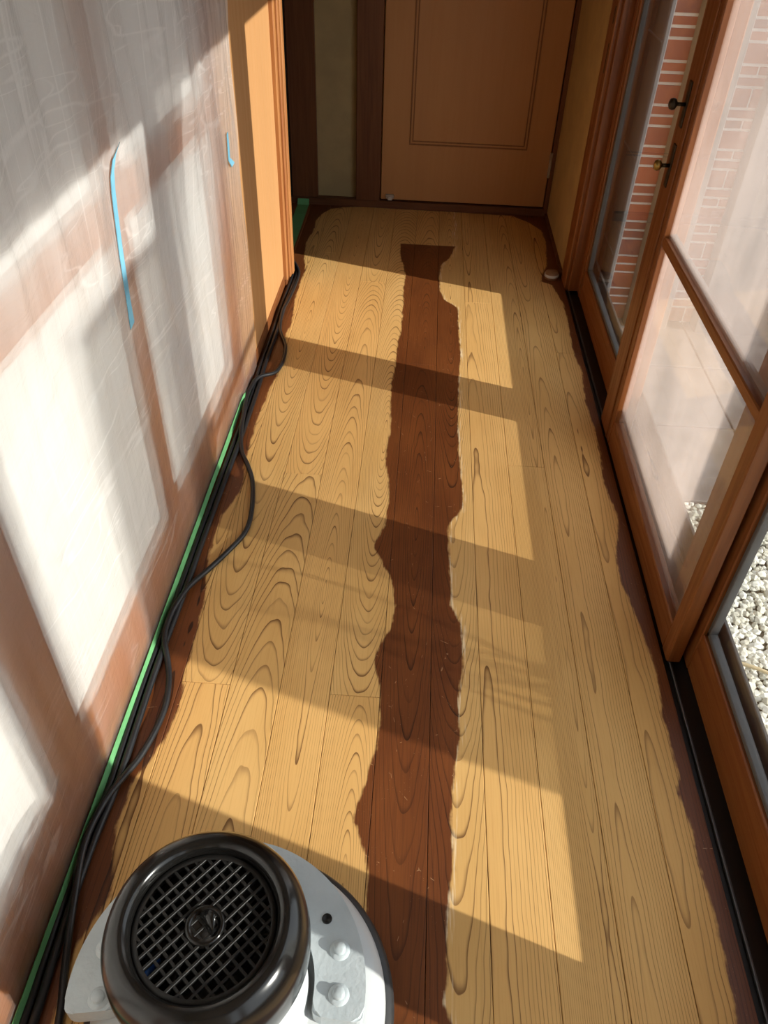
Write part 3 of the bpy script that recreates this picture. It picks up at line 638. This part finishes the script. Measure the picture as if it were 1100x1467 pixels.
# brick wall
BY = 4.10
bw = box('wall_outside_brick', .80, 2.4, BY, BY + .2, GZ - .1, 2.4, 'mortar', None, 0); tag(bw, 'red brick-tiled wall outside seen through the clear window', 'wall', kind='structure')
nb = NT('red_brick'); oi = nb.n('ShaderNodeObjectInfo').outputs['Random']; tco = nb.n('ShaderNodeTexCoord').outputs['Object']
cb = nb.mixc(oi, c4((.40, .115, .055)), c4((.20, .085, .075))); cb = nb.mixc(nb.ramp(nb.noise(tco, 22, 3), .35, .7, 0, .5), cb, c4((.42, .15, .08)))
nb.pbr(cb, .7, 0, nb.bump(nb.noise(tco, 120, 3), .3, .002)); M['brick'] = nb.m
U = .0455; meshes = {}
def brick_mesh(h):
    if h not in meshes:
        bm = bmesh.new(); bmesh.ops.create_cube(bm, size=1)
        for v in bm.verts: v.co = Vector((v.co.x * .291, v.co.y * .010, v.co.z * h))
        meshes[h] = bm_mesh(bm, 'brick'); meshes[h].materials.append(M['brick'])
    return meshes[h]
z = GZ; r = 0
while z < 1.25:
    h = 2 * U if r % 3 == 0 else U
    for i in range(5):
        x = 1.035 + .30 * i + (.15 if r % 2 else 0)
        if x > 2.3: continue
        o = bpy.data.objects.new('brick', brick_mesh(h - .0135)); COL.objects.link(o); o.parent = bw
        o.location = Vector((x, BY - .003, z + h / 2)) - wloc(bw)
    z += h; r += 1
p1 = box('outside_post', 1.152, 1.375, BY - .10, BY - .011, GZ - .02, 2.4, 'post', None, .004); tag(p1, 'narrow grey post standing against the brick wall', 'post')
p2 = box('outside_post', 1.525, 2.3, BY - .12, BY - .011, GZ - .02, 2.4, 'post', None, .004); tag(p2, 'broad grey pier standing against the brick wall', 'pier')
# stowed shutter at the far end of the window
sh = empty('storm_shutter', (.79, 3.28, .075)); tag(sh, 'grey metal storm shutter stowed outside at the end of the clear window', 'shutter')
box('shutter_panel', .781, .797, 3.125, 3.46, -.30, 1.655, 'post', sh, .002)
box('shutter_edge', .782, .798, 3.113, 3.127, -.30, 1.655, 'post', sh, .003)
for zc in (.25, .62, 1.0): box('shutter_rib', .7775, .782, 3.127, 3.46, zc, zc + .006, 'alu', sh, .001)
# unseen translucent sheet, added beside the view to dim a band of floor sun
tp_n = NT('translucent_sheet'); a_ = tp_n.n('ShaderNodeBsdfTransparent', ins={0: c4((.9, .9, .88))}); b_ = tp_n.n('ShaderNodeBsdfTranslucent', ins={0: c4((.8, .8, .78))})
wv = tp_n.n('ShaderNodeTexNoise'); wv.inputs['Scale'].default_value = 5; wv.inputs['Detail'].default_value = 3; wv.inputs['Distortion'].default_value = 1.5
M['poly'] = tp_n.surf(tp_n.n('ShaderNodeMixShader', ins={0: tp_n.ramp(wv.outputs[0], .35, .65, .42, .58), 1: a_, 2: b_}))
py = empty('added_dimming_screen', (2.0, .6, GZ)); tag(py, 'unseen framed translucent sheet added outside to dim a band of sun on the floor', 'screen')
box('sheet', 1.998, 2.002, .325, .90, GZ + .02, 1.9, 'poly', py, 0)
box('frame_rail', 1.985, 2.015, .325, .90, GZ - .005, GZ + .03, 'alu', py, .002); box('frame_rail', 1.985, 2.015, .325, .90, 1.9, 1.93, 'alu', py, .002)
# gravel
rnd = random.Random(3); proto = []
for k in range(6):
    bm = bmesh.new(); bmesh.ops.create_icosphere(bm, subdivisions=1, radius=1)
    for v in bm.verts: v.co *= 1 + .28 * noise.noise(v.co * 1.3 + Vector((k * 7, 0, 0)))
    proto.append(([v.co.copy() for v in bm.verts], [[v.index for v in f.verts] for f in bm.faces])); bm.free()
vs, fs = [], []
def stones(x0, x1, y0, y1, step, s0, s1):
    y = y0
    while y < y1:
        x = x0
        while x < x1:
            V_, Fc = rnd.choice(proto); s = rnd.uniform(s0, s1)
            rot = Matrix.Rotation(rnd.uniform(0, 6.3), 3, 'Z') @ Matrix.Rotation(rnd.uniform(0, 6.3), 3, 'X')
            sc = Vector((rnd.uniform(.8, 1.3), rnd.uniform(.8, 1.2), rnd.uniform(.6, .9)))
            c = Vector((x + rnd.uniform(-.4, .4) * step, y + rnd.uniform(-.4, .4) * step, GZ - .018 + rnd.uniform(-.004, .006)))
            b0 = len(vs)
            for v in V_:
                q = rot @ v; vs.append((c.x + q.x * sc.x * s, c.y + q.y * sc.y * s, c.z + q.z * sc.z * s))
            fs.extend([[b0 + i for i in f] for f in Fc]); x += step
        y += step
stones(.812, 2.0, 1.0, 2.50, .021, .011, .018)
stones(2.0, 4.5, -1.0, 2.5, .06, .03, .045); stones(.84, 2.0, -1.2, 1.0, .05, .025, .04)
me = bpy.data.meshes.new('gravel'); me.from_pydata(vs, [], fs); me.update()
ng = NT('pale_gravel'); gi = ng.n('ShaderNodeNewGeometry'); 
cg = ng.mixc(ng.ramp(gi.outputs['Random Per Island'], 0, 1), c4((.52, .49, .40)), c4((.80, .78, .70))); cg = ng.mixc(ng.ramp(ng.noise(gi.outputs['Position'], 5, 3), .4, .7, 0, .45), cg, c4((.42, .42, .33)))
ng.pbr(cg, .8); M['gravel'] = ng.m
gv = link('gravel', me, 'gravel'); tag(gv, 'pale gravel covering the ground outside the window', 'gravel', kind='stuff')
tw = tube('twig', [(1.02, 1.62, GZ + .006), (1.05, 1.66, GZ + .012), (1.10, 1.665, GZ + .010), (1.17, 1.64, GZ + .012), (1.25, 1.60, GZ + .010), (1.36, 1.56, GZ + .008)], lambda t: .0085 - .004 * t, 'twig', None, 8)
tag(tw, 'dry crooked twig lying on the gravel', 'twig')

sb = empty('added_shadow_shrub', (1.80, .70, GZ)); tag(sb, 'unseen bare shrub added outside so its curling stems shade the floor', 'shrub')  # out-of-view stems, added only to throw curling shadows indoors
rs = random.Random(11)
for k in range(7):
    pts = []; y = .70 + rs.uniform(-.04, .04); x = 1.80 + rs.uniform(-.05, .05); a = rs.uniform(0, 6.3); amp = rs.uniform(.05, .20)
    for i in range(12):
        t = i / 11; pts.append((x + .10 * t * math.cos(a + 2 * t), y + amp * t * 1.2 * math.sin(a + (2.2 + k * .35) * t * 2), GZ + 1.45 * (t - .22 * max(0, t - .6) * (k % 3))))
    tube('stem', pts, lambda t: .012 - .006 * t, 'twig', sb, 6)
